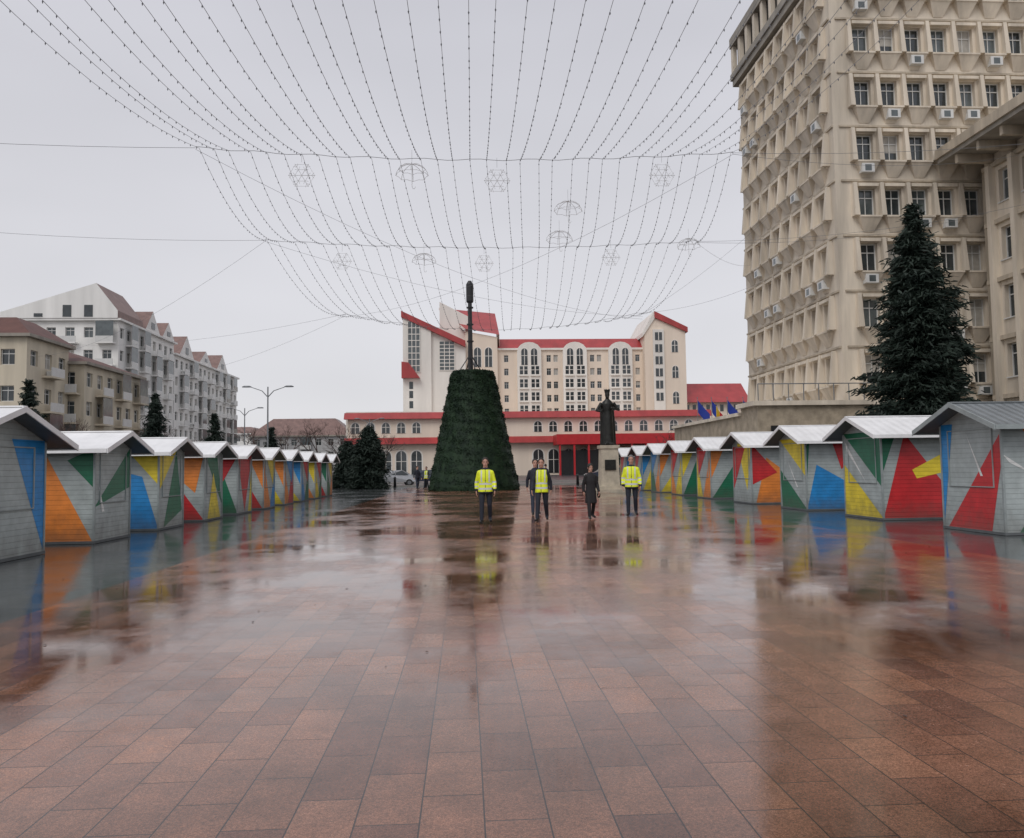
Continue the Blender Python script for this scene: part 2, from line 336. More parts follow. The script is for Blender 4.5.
def person(name,x,y,h,kind,stride=.2,yaw=0,hair=('hair','short'),female=False,arm=(.12,-.12),gz=.009,vox=.0135):
    g=group(name,(x,y,gz)); sc=h/1.78
    g.rotation_euler=(0,0,yaw); g.scale=(sc,sc,sc)
    sw=.158 if not female else .138
    mb=MB(['skin']); hipz=.93-.5*stride*stride
    bulk={'jacket':1.10,'vest':1.02,'coat':1.0,'dark':1.02}[kind]*(.92 if female else 1)
    hem={'jacket':.80,'vest':.80,'coat':.50,'dark':.82}[kind]
    rings=[]
    for z,rx,ry in ((hem,.178,.140),(hem+.05,.180,.142),(.95,.172,.134),(1.08,.162,.124),(1.22,.172,.130),(1.32,.172,.125),(1.39,.150,.105),(1.44,.115,.082),(1.49,.068,.068)):
        if kind=='coat' and z<.9: rx*=1.14;ry*=1.2
        rings.append((0,-.01 if z<1.3 else .005,z,rx*bulk,ry*bulk))
    rings.sort(key=lambda q:q[2]); mb.loft(rings,20,'skin',.85)
    for s,ft in ((-1,-stride),(1,stride)):
        fy=ft; lift=.05 if ft>0 and stride>.05 else 0
        hip=Vector((s*.095,0,hipz-.02)); ank=Vector((s*.110,fy,.085+lift))
        knee=Vector((s*.103,(fy*.45)-.03-(.04 if ft>0 else 0),.50))
        mb.tube([hip,hip.lerp(knee,.5),knee],[.094,.084,.064],12,'skin'); mb.tube([knee,knee.lerp(ank,.35),ank],[.064,.062,.052],12,'skin')
        mb.ell(tuple(knee),(.064,.064,.064),'skin',10,8)
        toe=ank+Vector((s*.030,-.17,-.045 if not lift else -.085)); heel=ank+Vector((0,.045,-.045+(.02 if lift else 0)))
        mb.tube([heel,ank+Vector((0,-.03,-.035)),toe],[.036,.046,.034],10,'skin')
        mb.ell((ank.x,ank.y,ank.z-.01),(.048,.053,.06),'skin',8,8)
    arms=[]
    for s,sy in ((-1,arm[0]),(1,arm[1])):
        sh=Vector((s*sw,0.008,1.355)); el=Vector((s*(sw+.085),.03+sy*.45,1.09)); wr=Vector((s*(sw+.095),sy-.06,.86))
        k=1.14 if kind in('jacket','coat') else 1.04
        mb.tube([sh,sh.lerp(el,.5),el],[.068*k,.057*k,.049*k],12,'skin'); mb.tube([el,el.lerp(wr,.3),wr],[.049*k,.047*k,.037*k],12,'skin'); mb.ell(tuple(sh),(.066*k,.070*k,.064*k),'skin',10,8); mb.ell(tuple(el),(.049*k,)*3,'skin',10,8)
        arms.append((sh,el,wr))
    me=remesh(mb,vox,3,.5); me.materials.clear()
    keys={'jacket':['hiviz','navy','silver','shoe','hiviz'],'vest':['hiviz','navy','silver','shoe','navy'],'coat':['coat','coat','coat','shoe','coat'],'dark':['navy','jeans','navy','shoe','navy']}[kind]
    for k in keys: me.materials.append(M[k])
    def segd(p,a,b):
        t=max(0,min(1,(p-a).dot(b-a)/(b-a).length_squared)); return (p-(a+(b-a)*t)).length
    for pl in me.polygons:
        c=pl.center; isarm=False
        if abs(c.x)>.11 and .8<c.z<1.45:
            for sh,el,wr in arms:
                if (segd(c,sh,el)<.088 and abs(c.x)>sw*.92 and c.z<1.42) or segd(c,el,wr)<.066: isarm=True
        i=0
        if isarm:
            i=4
            if kind=='jacket' and (1.08<c.z<1.13 or .97<c.z<1.01): i=2
            if kind=='jacket' and c.z<.92: i=1
        elif c.z<.10: i=3
        elif c.z<hem+.004: i=1
        elif kind in('jacket','vest'):
            if .90<c.z<.95 or 1.03<c.z<1.08: i=2
            elif 1.10<c.z<1.42 and .085<abs(c.x)<.122: i=2
            elif kind=='jacket' and c.z<.85: i=1
            elif abs(c.x)<.011 and c.y<0: i=1
            elif c.z>1.44: i=1
        pl.material_index=i
    b=bpy.data.objects.new('body',me); COL.objects.link(b); b.parent=g
    for nm,dd in (('head',HEAD),('hair_and_features',FACE[hair])):
        o=bpy.data.objects.new(nm,dd); COL.objects.link(o); o.parent=g; o.location=(0,-.012,1.50); o.scale=(1.09,1.07,1.10)
    for j,(sh,el,wr) in enumerate(arms):
        ho=bpy.data.objects.new('hand_%d'%(j+1),HAND); COL.objects.link(ho); ho.parent=g; ho.location=wr+Vector((0,0,.012))
        ho.rotation_euler=(-.15,0,0)
        if j==1: ho.scale=(-1,1,1)
    if kind=='coat':
        t=MB([]); t.ell((.26,-.02,.76),(.045,.12,.10),'shoe',10,8); t.tube([(.25,-.08,.84),(.23,0,1.30),(.25,.06,.84)],.008,5,'shoe'); t.obj('handbag',g,True,local=True)
    return g
person('worker_in_hi_vis_jacket',.54,22.0,1.80,'jacket',.14,rad(-3),('hair','short'),arm=(.08,-.08))
person('worker_in_hi_vis_jacket',5.0,24.0,1.84,'jacket',.10,rad(-12),('hairg','short'),arm=(.02,-.06))
person('worker_in_hi_vis_vest',2.12,22.4,1.77,'vest',.26,rad(-12),('hair','short'),arm=(-.14,.16))
person('man_in_dark_jacket',2.20,25.4,1.78,'dark',.16,rad(4),('hair','short'),arm=(.1,-.1))
person('woman_in_black_coat',3.58,22.9,1.60,'coat',.18,rad(10),('hair','long'),True,arm=(.08,-.06))
for (x,y,h,k,yw) in ((-3.6,60,1.75,'dark',.6),(-3.0,61.5,1.7,'vest',-.5),(5.6,56,1.75,'dark',2.6),(11.2,58,1.7,'dark',-1)):
    person('pedestrian',x,y,h,k,.14,yw,vox=.022)

# ---------------------------------------------------------------- monument
g=group('statue_monument',(8.45,47,0)); mb=MB([])
mb.box(-1.2,1.2,-1.2,1.2,0,.18,'ped'); mb.box(-.85,.85,-.85,.85,.18,.36,'ped')
mb.loft([(0,0,.36,.78,.78),(0,0,2.55,.70,.70),(0,0,2.56,.80,.80),(0,0,2.75,.82,.82)],4,'ped')
for v in range(len(mb.v)-16,len(mb.v)):
    x,y,z=mb.v[v]; c=math.cos(math.pi/4); mb.v[v]=((x-y)*c,(x+y)*c,z)
mb.obj('pedestal',g,local=True)
mb=MB([]); mb.box(-.32,.32,-.60,-.53,1.3,1.9,'bronze'); mb.obj('plaque',g,local=True)
mb=MB(['bronze']); K=1.82
def kk(*p): return tuple(K*c for c in p)
mb.loft([(0,.0,0,.20*K,.18*K),(0,0,.3*K,.19*K,.17*K),(0,0,.9*K,.165*K,.14*K),(0,0,1.1*K,.15*K,.12*K),(0,0,1.35*K,.19*K,.13*K),(0,0,1.44*K,.14*K,.10*K),(0,0,1.52*K,.06*K,.06*K),(0,0,1.6*K,.06*K,.06*K)],20,'bronze')
mb.loft([(.02*K,.14*K,.02*K,.27*K,.12*K),(.02*K,.13*K,.7*K,.25*K,.10*K),(0,.08*K,1.35*K,.22*K,.09*K),(0,.04*K,1.46*K,.13*K,.07*K)],16,'bronze')
mb.ell(kk(0,-.01,1.66),kk(.08,.095,.115),'bronze',14,10); mb.ell(kk(0,-.06,1.58),kk(.05,.05,.07),'bronze',10,8)
mb.loft([(0,0,1.72*K,.085*K,.09*K),(0,0,1.82*K,.10*K,.105*K)],12,'bronze')
for j in range(6):
    t=j*math.pi/3; mb.tube([kk(.09*math.cos(t),.095*math.sin(t),1.8),kk(.10*math.cos(t),.105*math.sin(t),1.9)],[.03,.008],5,'bronze')
mb.tube([kk(-.19,0,1.38),kk(-.36,-.02,1.14),kk(-.26,-.26,1.10)],[.07*K,.055*K,.038*K],10,'bronze'); mb.tube([kk(.19,0,1.38),kk(.36,-.05,1.16),kk(.12,-.25,1.2)],[.07*K,.055*K,.038*K],10,'bronze')
mb.ell(kk(-.26,-.28,1.10),kk(.045,.05,.05),'bronze',8,6); mb.ell(kk(.09,-.27,1.2),kk(.045,.05,.05),'bronze',8,6)
mb.tube([kk(-.28,-.29,1.24),kk(-.28,-.29,.02)],[.028*K,.016*K],6,'bronze'); mb.tube([kk(-.37,-.29,1.16),kk(-.19,-.29,1.16)],.018*K,6,'bronze')
for s in (-1,1): mb.tube([kk(s*.08,-.1,.05),kk(s*.09,-.25,.03)],[.06*K,.045*K],8,'bronze')
me=remesh(mb,.03,1,.3); me.materials.clear(); me.materials.append(M['bronze']); o=bpy.data.objects.new('bronze_figure',me); COL.objects.link(o); o.parent=g; o.location=(0,0,2.75)

# ---------------------------------------------------------------- ground
def sheet(name,x0,x1,y0,y1,z,k):
    mb=MB([k]); mb.face([(x0,y0,z),(x1,y0,z),(x1,y1,z),(x0,y1,z)],k); return single(name,mb)
sheet('ground',-1500,1500,-200,2500,0,'asphalt')
sheet('side_paving',-24,30,-12,70,.004,'side')
sheet('plaza_paving',-4.7,8.3,-10,66,.008,'plaza')
mb=MB(['kerb']); mb.box(-30,34,70,70.3,0,.13,'kerb'); mb.box(-80,60,84,84.3,0,.13,'kerb'); single('kerb',mb)
mb=MB([]); r=random.Random(4)
for i in range(260):
    x=r.choice([r.uniform(-7.8,-3.5),r.uniform(-4,8),r.uniform(7,10.6)]); y=r.uniform(4,40); a=r.uniform(0,6.28); q=r.uniform(.010,.028); zz=.0125
    mb.face([(x+q*math.cos(a),y+q*math.sin(a),zz),(x+q*.6*math.cos(a+1.6),y+q*.6*math.sin(a+1.6),zz+.006),(x-q*math.cos(a),y-q*math.sin(a),zz),(x+q*.6*math.cos(a-1.6),y+q*.6*math.sin(a-1.6),zz+.003)],r.choice(['twig','twig','bark']))
single('fallen_leaves',mb)

# ---------------------------------------------------------------- kiosks
def rand_design(i):
    r=random.Random(i*13+5); c=['blue','orange','green','red','yellow']; r.shuffle(c)
    F=[(c[0],[(0,0),(r.uniform(.5,.85),0),(0,r.uniform(.8,1))]),(c[1],[(1,.0),(1,r.uniform(.7,1)),(r.uniform(.35,.6),0)]),(c[2],[(r.uniform(.1,.3),1),(.98,1),(.9,.4)])]
    S=[(c[3],[(.02,0),(.9,0),(r.uniform(.25,.6),.96)]),(c[4],[(.98,.2),(.98,.98),(.5,.98)]),(c[0],[(.0,.98),(.22,.98),(.0,.35)])]
    return F,S
def clip(poly,axis,lim,keep_less):
    outp=[]
    for i in range(len(poly)):
        a=poly[i]; b=poly[(i+1)%len(poly)]
        ia=(a[axis]<=lim) if keep_less else (a[axis]>=lim); ib=(b[axis]<=lim) if keep_less else (b[axis]>=lim)
        if ia: outp.append(a)
        if ia!=ib:
            t=(lim-a[axis])/(b[axis]-a[axis]); outp.append((a[0]+(b[0]-a[0])*t,a[1]+(b[1]-a[1])*t))
    return outp
def hut(s,xf,y0,Lh,D,he,hr,design,roof='roofw',ov=.42):
    g=group('market_kiosk',(xf+s*D/2,y0+Lh/2,0)); rise=(hr-he)
    slope=rise/(Lh/2+ov); hw=he+slope*ov
    X=lambda d: xf+s*d
    wl=MB(['hutb','trim']); zb=.06
    for d in (0,D):
        pts=[(X(d),y0,zb),(X(d),y0+Lh,zb),(X(d),y0+Lh,hw),(X(d),y0+Lh/2,hr-.02),(X(d),y0,hw)]
        if (d==0)==(s>0): pts=pts[::-1]
        wl.face(pts,'hutb')
    wl.face([(X(0),y0,zb),(X(D),y0,zb),(X(D),y0,hw),(X(0),y0,hw)],'hutb')
    wl.face([(X(0),y0+Lh,zb),(X(D),y0+Lh,zb),(X(D),y0+Lh,hw),(X(0),y0+Lh,hw)],'hutb')
    wl.obj('walls',g)
    t=MB(['trim'])
    def bx(d0,d1,a,b,z0,z1,k):
        xa,xb=sorted((X(d0),X(d1))); t.box(xa,xb,a,b,z0,z1,k)
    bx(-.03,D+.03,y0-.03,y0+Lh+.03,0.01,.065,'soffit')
    for d in (0,D):
        for y in (y0,y0+Lh): bx(d-.022,d+.022,y-.022,y+.022,.06,hw-.03,'trim')
    fz0,fz1=hw*.42,hw*.93
    for (a,b,z0,z1) in ((.14,.86,fz1,fz1+.02),(.14,.86,fz0-.02,fz0),(.130,.14,fz0-.02,fz1+.02),(.86,.870,fz0-.02,fz1+.02)):
        bx(-.024,-.001,y0+Lh*a,y0+Lh*b,z0,z1,'trim')
    for d0,d1,z0,z1 in ((D*.55,D*.558,.1,hw*.93),(D*.892,D*.90,.1,hw*.93),(D*.55,D*.9,hw*.93,hw*.94)):
        xa,xb=sorted((X(d0),X(d1))); t.box(xa,xb,y0-.022,y0-.001,z0,z1,'trim')
    xa,xb=sorted((X(D*.60),X(D*.63))); t.box(xa,xb,y0-.06,y0-.02,hw*.45,hw*.5,'metal')
    t.obj('trim_and_hatch',g)
    p=MB([])
    F,S=design
    for i,(c,poly) in enumerate(F):
        pts=[(a*Lh,zb+z*(hw-zb)) for a,z in poly]; pts=clip(clip(pts,0,Lh-.025,True),0,.025,False)
        off=-.004-.0025*i
        if len(pts)>2: p.face([(X(off),y0+a,z) for a,z in pts],c)
    for i,(c,poly) in enumerate(S):
        pts=[(a*D,zb+z*(hw-zb)) for a,z in poly]; pts=clip(clip(pts,0,D-.025,True),0,.025,False)
        off=-.004-.0025*i
        if len(pts)>2: p.face([(X(a),y0+off,z) for a,z in pts],c)
    p.obj('painted_panels',g)
    r=MB([]); fo=.40; yc=y0+Lh/2; th=.045
    xa,xb=X(-fo),X(D+.2)
    for sg in (-1,1):
        ye=yc+sg*(Lh/2+ov)
        r.prism([(xa,yc,hr+th),(xa,ye,he+th),(xb,ye,he+th),(xb,yc,hr+th)],(0,0,-.012),roof)
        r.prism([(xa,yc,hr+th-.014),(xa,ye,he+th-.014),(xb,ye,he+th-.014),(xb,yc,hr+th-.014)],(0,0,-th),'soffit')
        q=.025*(-s)
        r.prism([(xa+q*.1,yc,hr+th+.012),(xa+q*.1,ye+sg*.01,he+th+.012),(xa+q*.1,ye+sg*.01,he-.05),(xa+q*.1,yc,hr-.05)],(q,0,0),'roofw' if roof=='roofw' else 'trim')
        r.box(min(xa,xb),max(xa,xb),ye-.012+sg*.014,ye+.012+sg*.014,he-.04,he+th+.005,'roofw' if roof=='roofw' else 'trim')
    r.box(min(xa,xb)-.01,max(xa,xb)+.01,yc-.07,yc+.07,hr+th-.01,hr+th+.018,roof)
    r.obj('roof',g)
    return g
RD=[
 ([('red',[(-.1,1),(.92,0),(.2,0)]),('blue',[(1,1),(1,.0),(.78,1)]),('white',[(.30,.5),(.34,.5),(.55,.9)])],
  [('orange',[(.12,1),(.42,1),(.36,.45)]),('white',[(.0,.70),(.24,.50),(.05,.62)]),('green',[(.10,0),(.32,0),(.24,.25)]),('blue',[(.5,0),(.95,0),(.8,.8)])],'roofg'),
 ([('green',[(0,1),(1,1),(0,.35)]),('yellow',[(0,0),(1,0),(1,.62)]),('white',[(.95,.9),(.9,.78),(.4,.4)])],
  [('red',[(.0,0),(.80,0),(.22,.97)]),('yellow',[(.28,.55),(.95,.98),(.95,.62),(.32,.45)]),('green',[(0,.9),(.14,.98),(0,.5)])],'roofw'),
 ([('yellow',[(0,.45),(1,1),(.0,1)]),('green',[(0,0),(.95,0),(1,.55)]),('white',[(.3,.3),(.36,.3),(.7,.7)])],
  [('blue',[(.0,0),(.98,0),(.12,.62)]),('green',[(0,.85),(.05,.98),(.0,.3)]),('red',[(.3,.95),(.7,.98),(.40,.55)])],'roofw'),
 ([('yellow',[(.0,1),(.75,1),(.25,.2)]),('red',[(.3,.95),(1,.95),(1,.2)])],
  [('orange',[(.05,0),(.98,0),(.2,.75)]),('red',[(0,.98),(.34,.5),(0,.3)]),('blue',[(.4,.9),(.95,.98),(.9,.5)])],'roofw')]
ye=[17.6,22.3,26.95,31.8,36.9,41.6,46.2,50.6,55.4]
for i,y in enumerate(ye):
    d=RD[i] if i<len(RD) else (*rand_design(i),'roofw')
    hut(1,10.8,y-2.05,2.05,2.9,2.17,2.72,(d[0],d[1]),d[2])
LD=[
 ([('blue',[(.62,1),(1,1),(1,.0)])],[('blue',[(0,.9),(.2,.98),(0,.2)])]),
 ([('green',[(.0,.35),(1,1),(1,.55)]),('white',[(.2,.3),(.27,.3),(.1,.6)])],
  [('orange',[(.01,0),(.85,0),(.40,.93)]),('green',[(0,.98),(.22,.85),(0,.55)]),('blue',[(1,.9),(.9,.98),(1,.4)])]),
 ([('green',[(.2,.0),(.95,.2),(.7,1)]),('yellow',[(.0,.98),(.7,1),(.05,.5)])],
  [('blue',[(.0,0),(.98,0),(.98,.95),(.16,.66)]),('yellow',[(0,.98),(.30,.98),(.0,.55)])]),
 ([('green',[(.0,1),(.7,1),(1,.2)]),('yellow',[(.2,0),(.9,0),(.5,.7)])],[('red',[(.0,0),(.9,0),(.35,.6)]),('orange',[(.0,.98),(.6,.98),(.1,.4)])]),
 ([('red',[(.0,1),(1,1),(.5,.0)]),('yellow',[(.75,.0),(1,.75),(1,0)])],[('green',[(.0,0),(.8,0),(.2,.7)]),('red',[(.0,.98),(.95,.98),(.3,.3)])])]
for i in range(10):
    d=LD[i] if i<len(LD) else rand_design(i+30)
    y=15.9+3.6*i
    if i==0: hut(-1,-7.95,12.7,2.95,3.2,2.0,2.62,(d[0],d[1]),'roofw',ov=.4)
    else: hut(-1,-7.95,y-1.8,1.8,2.6,1.98,2.40,(d[0],d[1]),'roofw',ov=.35)

# ---------------------------------------------------------------- facades
def facade(mb,O,U,Nn,width,z0,nf,fh,cols,ww,wh,sill,dep,wall,ztop,frame='frame',sillbox=True,seed=0,ac=0):
    r=random.Random(seed+int(width*10)); cols=sorted(cols)
    def B(a0,a1,n0,n1,za,zb,k): mb.fbox(O,U,Nn,a0,a1,n0,n1,za,zb,k)
    B(0,width,-dep,0,0,z0+sill,wall)
    for k in range(nf):
        zb=z0+k*fh+sill; zt=zb+wh; nz=z0+(k+1)*fh+sill if k<nf-1 else ztop
        B(0,width,-dep,0,zt,nz,wall)
        ed=[0]
        for c in cols:
            B(ed[-1],c-ww/2,-dep,0,zb,zt,wall); ed.append(c+ww/2)
            g=r.choice(['glass','glass','glass2','curtain'])
            mb.fbox(O,U,Nn,c-ww/2,c+ww/2,-dep,-dep+.03,zb,zt,g if g!='curtain' else 'glass')
            if g=='curtain':
                mb.fbox(O,U,Nn,c-ww/2+.05,c+ww/2-.05,-dep+.03,-dep+.035,zb+wh*r.choice([0,.4]),zt,'curtain')
            t=.055*ww
            B(c-ww/2,c-ww/2+t,-dep+.03,-dep+.09,zb,zt,frame); B(c+ww/2-t,c+ww/2,-dep+.03,-dep+.09,zb,zt,frame)
            B(c-ww/2+t,c+ww/2-t,-dep+.03,-dep+.09,zt-t,zt,frame); B(c-ww/2+t,c+ww/2-t,-dep+.03,-dep+.09,zb,zb+t,frame)
            B(c-t*.4,c+t*.4,-dep+.04,-dep+.085,zb+t,zt-t,frame)
            B(c-ww/2+t,c+ww/2-t,-dep+.04,-dep+.08,zb+wh*.68,zb+wh*.68+t,frame)
            if sillbox: B(c-ww/2-.06,c+ww/2+.06,.002,.09,zb-.07,zb-.005,frame if frame=='frame' else wall)
            if ac and r.random()<ac:
                q=r.uniform(-.1,.1); B(c-.38+q,c+.38+q,.05,.46,zb-.75,zb-.22,'frame'); B(c-.2+q,c+.2+q,.46,.465,zb-.68,zb-.3,'glass2')
        B(ed[-1],width,-dep,0,zb,zt,wall)
def arch(mb,O,U,Nn,c,zb,w,h,proud,surround=.18,ks='hwhite',kg='glass',n=8):
    def A(w,h,zb):
        pts=[(c-w/2,zb),(c+w/2,zb)]
        for j in range(n+1):
            t=math.pi*j/n; pts.append((c+w/2*math.cos(t),zb+h-w/2+w/2*math.sin(t)))
        return pts
    mb.fpoly(O,U,Nn,A(w+2*surround,h+surround,zb),-.02,proud,ks)
    mb.fpoly(O,U,Nn,A(w,h,zb),-.02,proud+.015,kg)
    mb.fbox(O,U,Nn,c-.06,c+.06,proud,proud+.05,zb,zb+h-.1,ks)
    mb.fbox(O,U,Nn,c-w/2,c-.06,proud,proud+.045,zb+h*.55,zb+h*.55+.1,ks)
    mb.fbox(O,U,Nn,c+.06,c+w/2,proud,proud+.045,zb+h*.55,zb+h*.55+.1,ks)

# ---------------------------------------------------------------- office tower
TX,TY0,TY1,TX1=22.4,46.0,61.6,44.0; FH=3.36; TB=1.9
g=group('office_tower',(33,54,0))
mb=MB([]); mb.box(TX+.36,TX1-.35,TY0+.36,TY1-.35,0,31.9,'tower2'); mb.obj('core',g)
def tower_face(nm,O,U,Nn,width,pitch,margin,seed):
    m=MB([]); nc=int(round((width-2*margin)/pitch)); pitch=(width-2*margin)/nc
    cols=[margin+pitch*(i+.5) for i in range(nc)]
    ww=1.02; wh=1.75; sill=.95
    facade(m,O,U,Nn,width,TB,9,FH,cols,ww,wh,sill,.35,'tower',TB+9*FH,seed=seed,ac=.26,sillbox=False)
    m.obj(nm,g)
    d=MB([])
    for k in range(9):
        z=TB+k*FH
        for c in cols:
            d.fbox(O,U,Nn,c-.30,c+.30,.001,.3,z+.0,z+.82,'tower',a0t=c-.66,a1t=c+.66,n1b=.03,n1t=.42)
            d.fbox(O,U,Nn,c-.68,c+.68,.001,.46,z+.825,z+.93,'tower')
            d.fbox(O,U,Nn,c-.62,c+.62,.001,.26,z+2.76,z+2.95,'tower')
        for i in range(nc+1):
            c=margin+pitch*i
            d.fbox(O,U,Nn,c-.15,c+.15,.001,.34,z+.94,z+3.0,'tower',a0t=c-.11,a1t=c+.11,n1b=.46,n1t=.26)
        d.fbox(O,U,Nn,.0,width,.001,.10,z+3.1,z+3.22,'tower2')
    d.obj(nm+'_relief',g)
tower_face('west_front',(TX,TY0,0),(0,1,0),(-1,0,0),TY1-TY0,1.72,.75,3)
tower_face('south_front',(TX+.352,TY0+.002,0),(1,0,0),(0,-1,0),TX1-TX-.352,1.66,.75,4)
mb=MB([])
zt=TB+9*FH; oh=.55
mb.box(TX-oh+.15,TX1,TY0-oh+.15,TY1+.5,zt,zt+.5,'cornice'); mb.box(TX-oh,TX1,TY0-oh,TY1+.6,zt+.5,zt+1.0,'cornice')
for i in range(11):
    y=TY0-.3+i*1.60; mb.box(TX-oh+.1,TX-.12,y,y+.45,zt+1.0,zt+3.2,'tower')
for i in range(1,13):
    x=TX-.3+i*1.7; mb.box(x,x+.45,TY0-oh+.1,TY0-.12,zt+1.0,zt+3.2,'tower')
mb.box(TX-.10,TX1,TY0-.10,TY1,zt+1.0,zt+3.2,'dark')
mb.box(TX-oh,TX1,TY0-oh,TY1+.6,zt+3.2,zt+4.0,'cornice'); mb.box(TX+1.5,TX1,TY0+2,TY1-1.2,zt+4.0,zt+8,'tower')
for i in range(7):
    y=TY0+3+i*1.8; mb.box(TX+1.1,TX+1.49,y,y+.5,zt+4,zt+7.4,'tower2')
mb.box(TX+.8,TX1,TY0+1.5,TY1-.6,zt+8,zt+8.6,'cornice')
mb.obj('crown',g)
mb=MB([])
for (x,y,h) in ((TX+4,TY0+5,7),(TX+8,TY0+4,9)): mb.tube([(x,y,zt+8),(x,y,zt+8+h)],.07,6,'metal')
mb.obj('antennas',g)
WX=30.8
g=group('office_wing_building',(36,38,0))
mb=MB([]); mb.box(WX+.36,46,24.4,45.4,0,19.0,'tower2'); mb.obj('core',g)
mb=MB([]); O=(WX,24,0); U=(0,1,0); Nn=(-1,0,0)
cols=[1.3+1.95*i for i in range(10)]
facade(mb,O,U,Nn,20.6,2.0,5,FH,cols,1.15,1.9,.9,.35,'tower',19.3,seed=9,ac=.12)
for i in range(11):
    c=.35+1.95*i; mb.fbox(O,U,Nn,c-.17,c+.17,.001,.42,1.0,18.6,'tower')
mb.fbox((WX+.352,24.002,0),(1,0,0),(0,-1,0),0,15,-.3,0,0,19.29,'tower')
for k in range(5): mb.fbox(O,U,Nn,0,20.6,.001,.22,2.0+k*FH+3.05,2.0+k*FH+3.3,'tower2')
mb.obj('west_front',g)
mb=MB([]); mb.box(WX-2.4,47,22,45.3,19.3,19.55,'cornice'); mb.box(WX-2.55,47,21.9,45.32,19.55,20.1,'tower2')
for i in range(11): mb.box(WX-2.2,WX-.05,24.2+1.95*i,24.45+1.95*i,18.8,19.3,'tower2')
mb.obj('cornice',g)
g=group('stone_podium',(20,50,0))
mb=MB([]); mb.box(15.9,27.5,42.6,45.2,0,4.7,'stone'); mb.box(15.6,27.7,42.4,45.25,4.7,4.95,'tower'); mb.box(15.9,21.9,45.2,60,0,4.3,'stone'); mb.box(15.7,21.95,45.26,60.1,4.3,4.5,'tower')
for i in range(6): mb.box(16.6+i*1.9,17.5+i*1.9,42.5,42.6,1,3.6,'dark')
mb.obj('walls',g)
mb=MB([])
for i in range(14): mb.tube([(16+i*.85,42.7,4.95),(16+i*.85,42.7,5.9)],.03,5,'metal')
mb.tube([(16,42.7,5.9),(27.1,42.7,5.9)],.03,5,'metal'); mb.obj('railing',g)

# ---------------------------------------------------------------- hotel  (survey units 0.215 m)
u=.215
ex=lambda a:(a-512)*u*(1+.00005*(a-512))+10.1
ez=lambda b:1.5+(467-b)*u
HY=172.0; Nn=(0,-1,0); U=(1,0,0)
g=group('hotel_building',(15,178,0))
def blk(mb,a0,a1,b,y0,y1,k,b0=None): mb.box(ex(a0),ex(a1),y0,y1,0 if b0 is None else ez(b0),ez(b),k)
mb=MB([])
blk(mb,497,646,347,HY+.4,HY+18,'hotel')
W=ex(646)-ex(497)
cw=[507,550,557,594,601,640]
facade(mb,(ex(497),HY+.1,0),U,Nn,W,ez(417),5,13.5*u,[ex(c)-ex(497) for c in cw],.95,1.5,.55,.3,'hotel',ez(347.2),seed=5,sillbox=False)
for c in (530,576,622):
    cc=ex(c)-ex(497); O2=(ex(497),HY+.1,0)
    mb.fbox(O2,U,Nn,cc-2.6,cc+2.6,0,.9,ez(420),ez(350),'hwhite')
    pts=[(cc+2.6*math.cos(math.pi*j/8),ez(350)+2.0*math.sin(math.pi*j/8)) for j in range(9)]
    mb.fpoly(O2,U,Nn,pts,0,.9,'hwhite')
    for s_ in (-1,1):
        arch(mb,(ex(497),HY-.8,0),U,Nn,cc+s_*1.05,ez(364),1.35,3.6,.05,.12)
        for k in range(4):
            zb=ez(413)+k*13.2*u
            for j in (-1,1):
                c2=cc+s_*1.25+j*.48
                mb.fbox((ex(497),HY-.8,0),U,Nn,c2-.36,c2+.36,0,.03,zb,zb+1.75,'glass'); mb.fbox((ex(497),HY-.8,0),U,Nn,c2-.36,c2+.36,.03,.06,zb+.9,zb+1.0,'hwhite')
            mb.fbox((ex(497),HY-.8,0),U,Nn,cc+s_*1.25-1.0,cc+s_*1.25+1.0,.002,.35,zb-.4,zb-.15,'hwhite')
mb.fbox((ex(497),HY+.1,0),U,Nn,0,W,.002,.4,ez(348.5),ez(346.5),'hwhite')
mb.obj('main_block',g)
mb=MB([])
mb.prism([(ex(496),HY-.2,ez(347)),(ex(496),HY+3,ez(335)),(ex(496),HY+15,ez(335)),(ex(496),HY+18,ez(347))],(ex(647)-ex(496),0,0),'hred')
def poly(mb,pts,y0,y1,k,kc=None):
    mb.prism([(ex(a),y0,ez(b)) for a,b in pts],(0,y1-y0,0),kc or k,k)
poly(mb,[(404,470),(404,317),(432,324),(432,470)],HY-3,HY+10,'hwhite')
poly(mb,[(402.5,317),(402.5,311),(466,341),(466,347)],HY-3.4,HY+10.4,'hred')
poly(mb,[(432,470),(432,326),(466,345),(466,470)],HY-2.2,HY+9.6,'hwhite')
poly(mb,[(440,330),(440,298),(469,313),(469,345)],HY+1,HY+12,'hwhite')
poly(mb,[(466,470),(466,330),(498,336),(498,470)],HY-1.2,HY+12,'hotel')
mb.face([(ex(439),HY+10,ez(296)),(ex(498),HY+10,ez(302)),(ex(500),HY-1.8,ez(334)),(ex(466),HY-1.8,ez(328))],'hred')
mb.face([(ex(438),HY+10,ez(298)),(ex(438),HY+10,ez(295.5)),(ex(466),HY-1.8,ez(328)),(ex(466),HY-1.8,ez(331))],'hwhite')
mb.face([(ex(498),HY+10,ez(302)),(ex(500),HY+10,ez(345)),(ex(500),HY-1.8,ez(345)),(ex(500),HY-1.8,ez(334))],'hotel')
poly(mb,[(403,378),(403,362),(410,363),(421,378)],HY-4.4,HY-3.05,'hred')
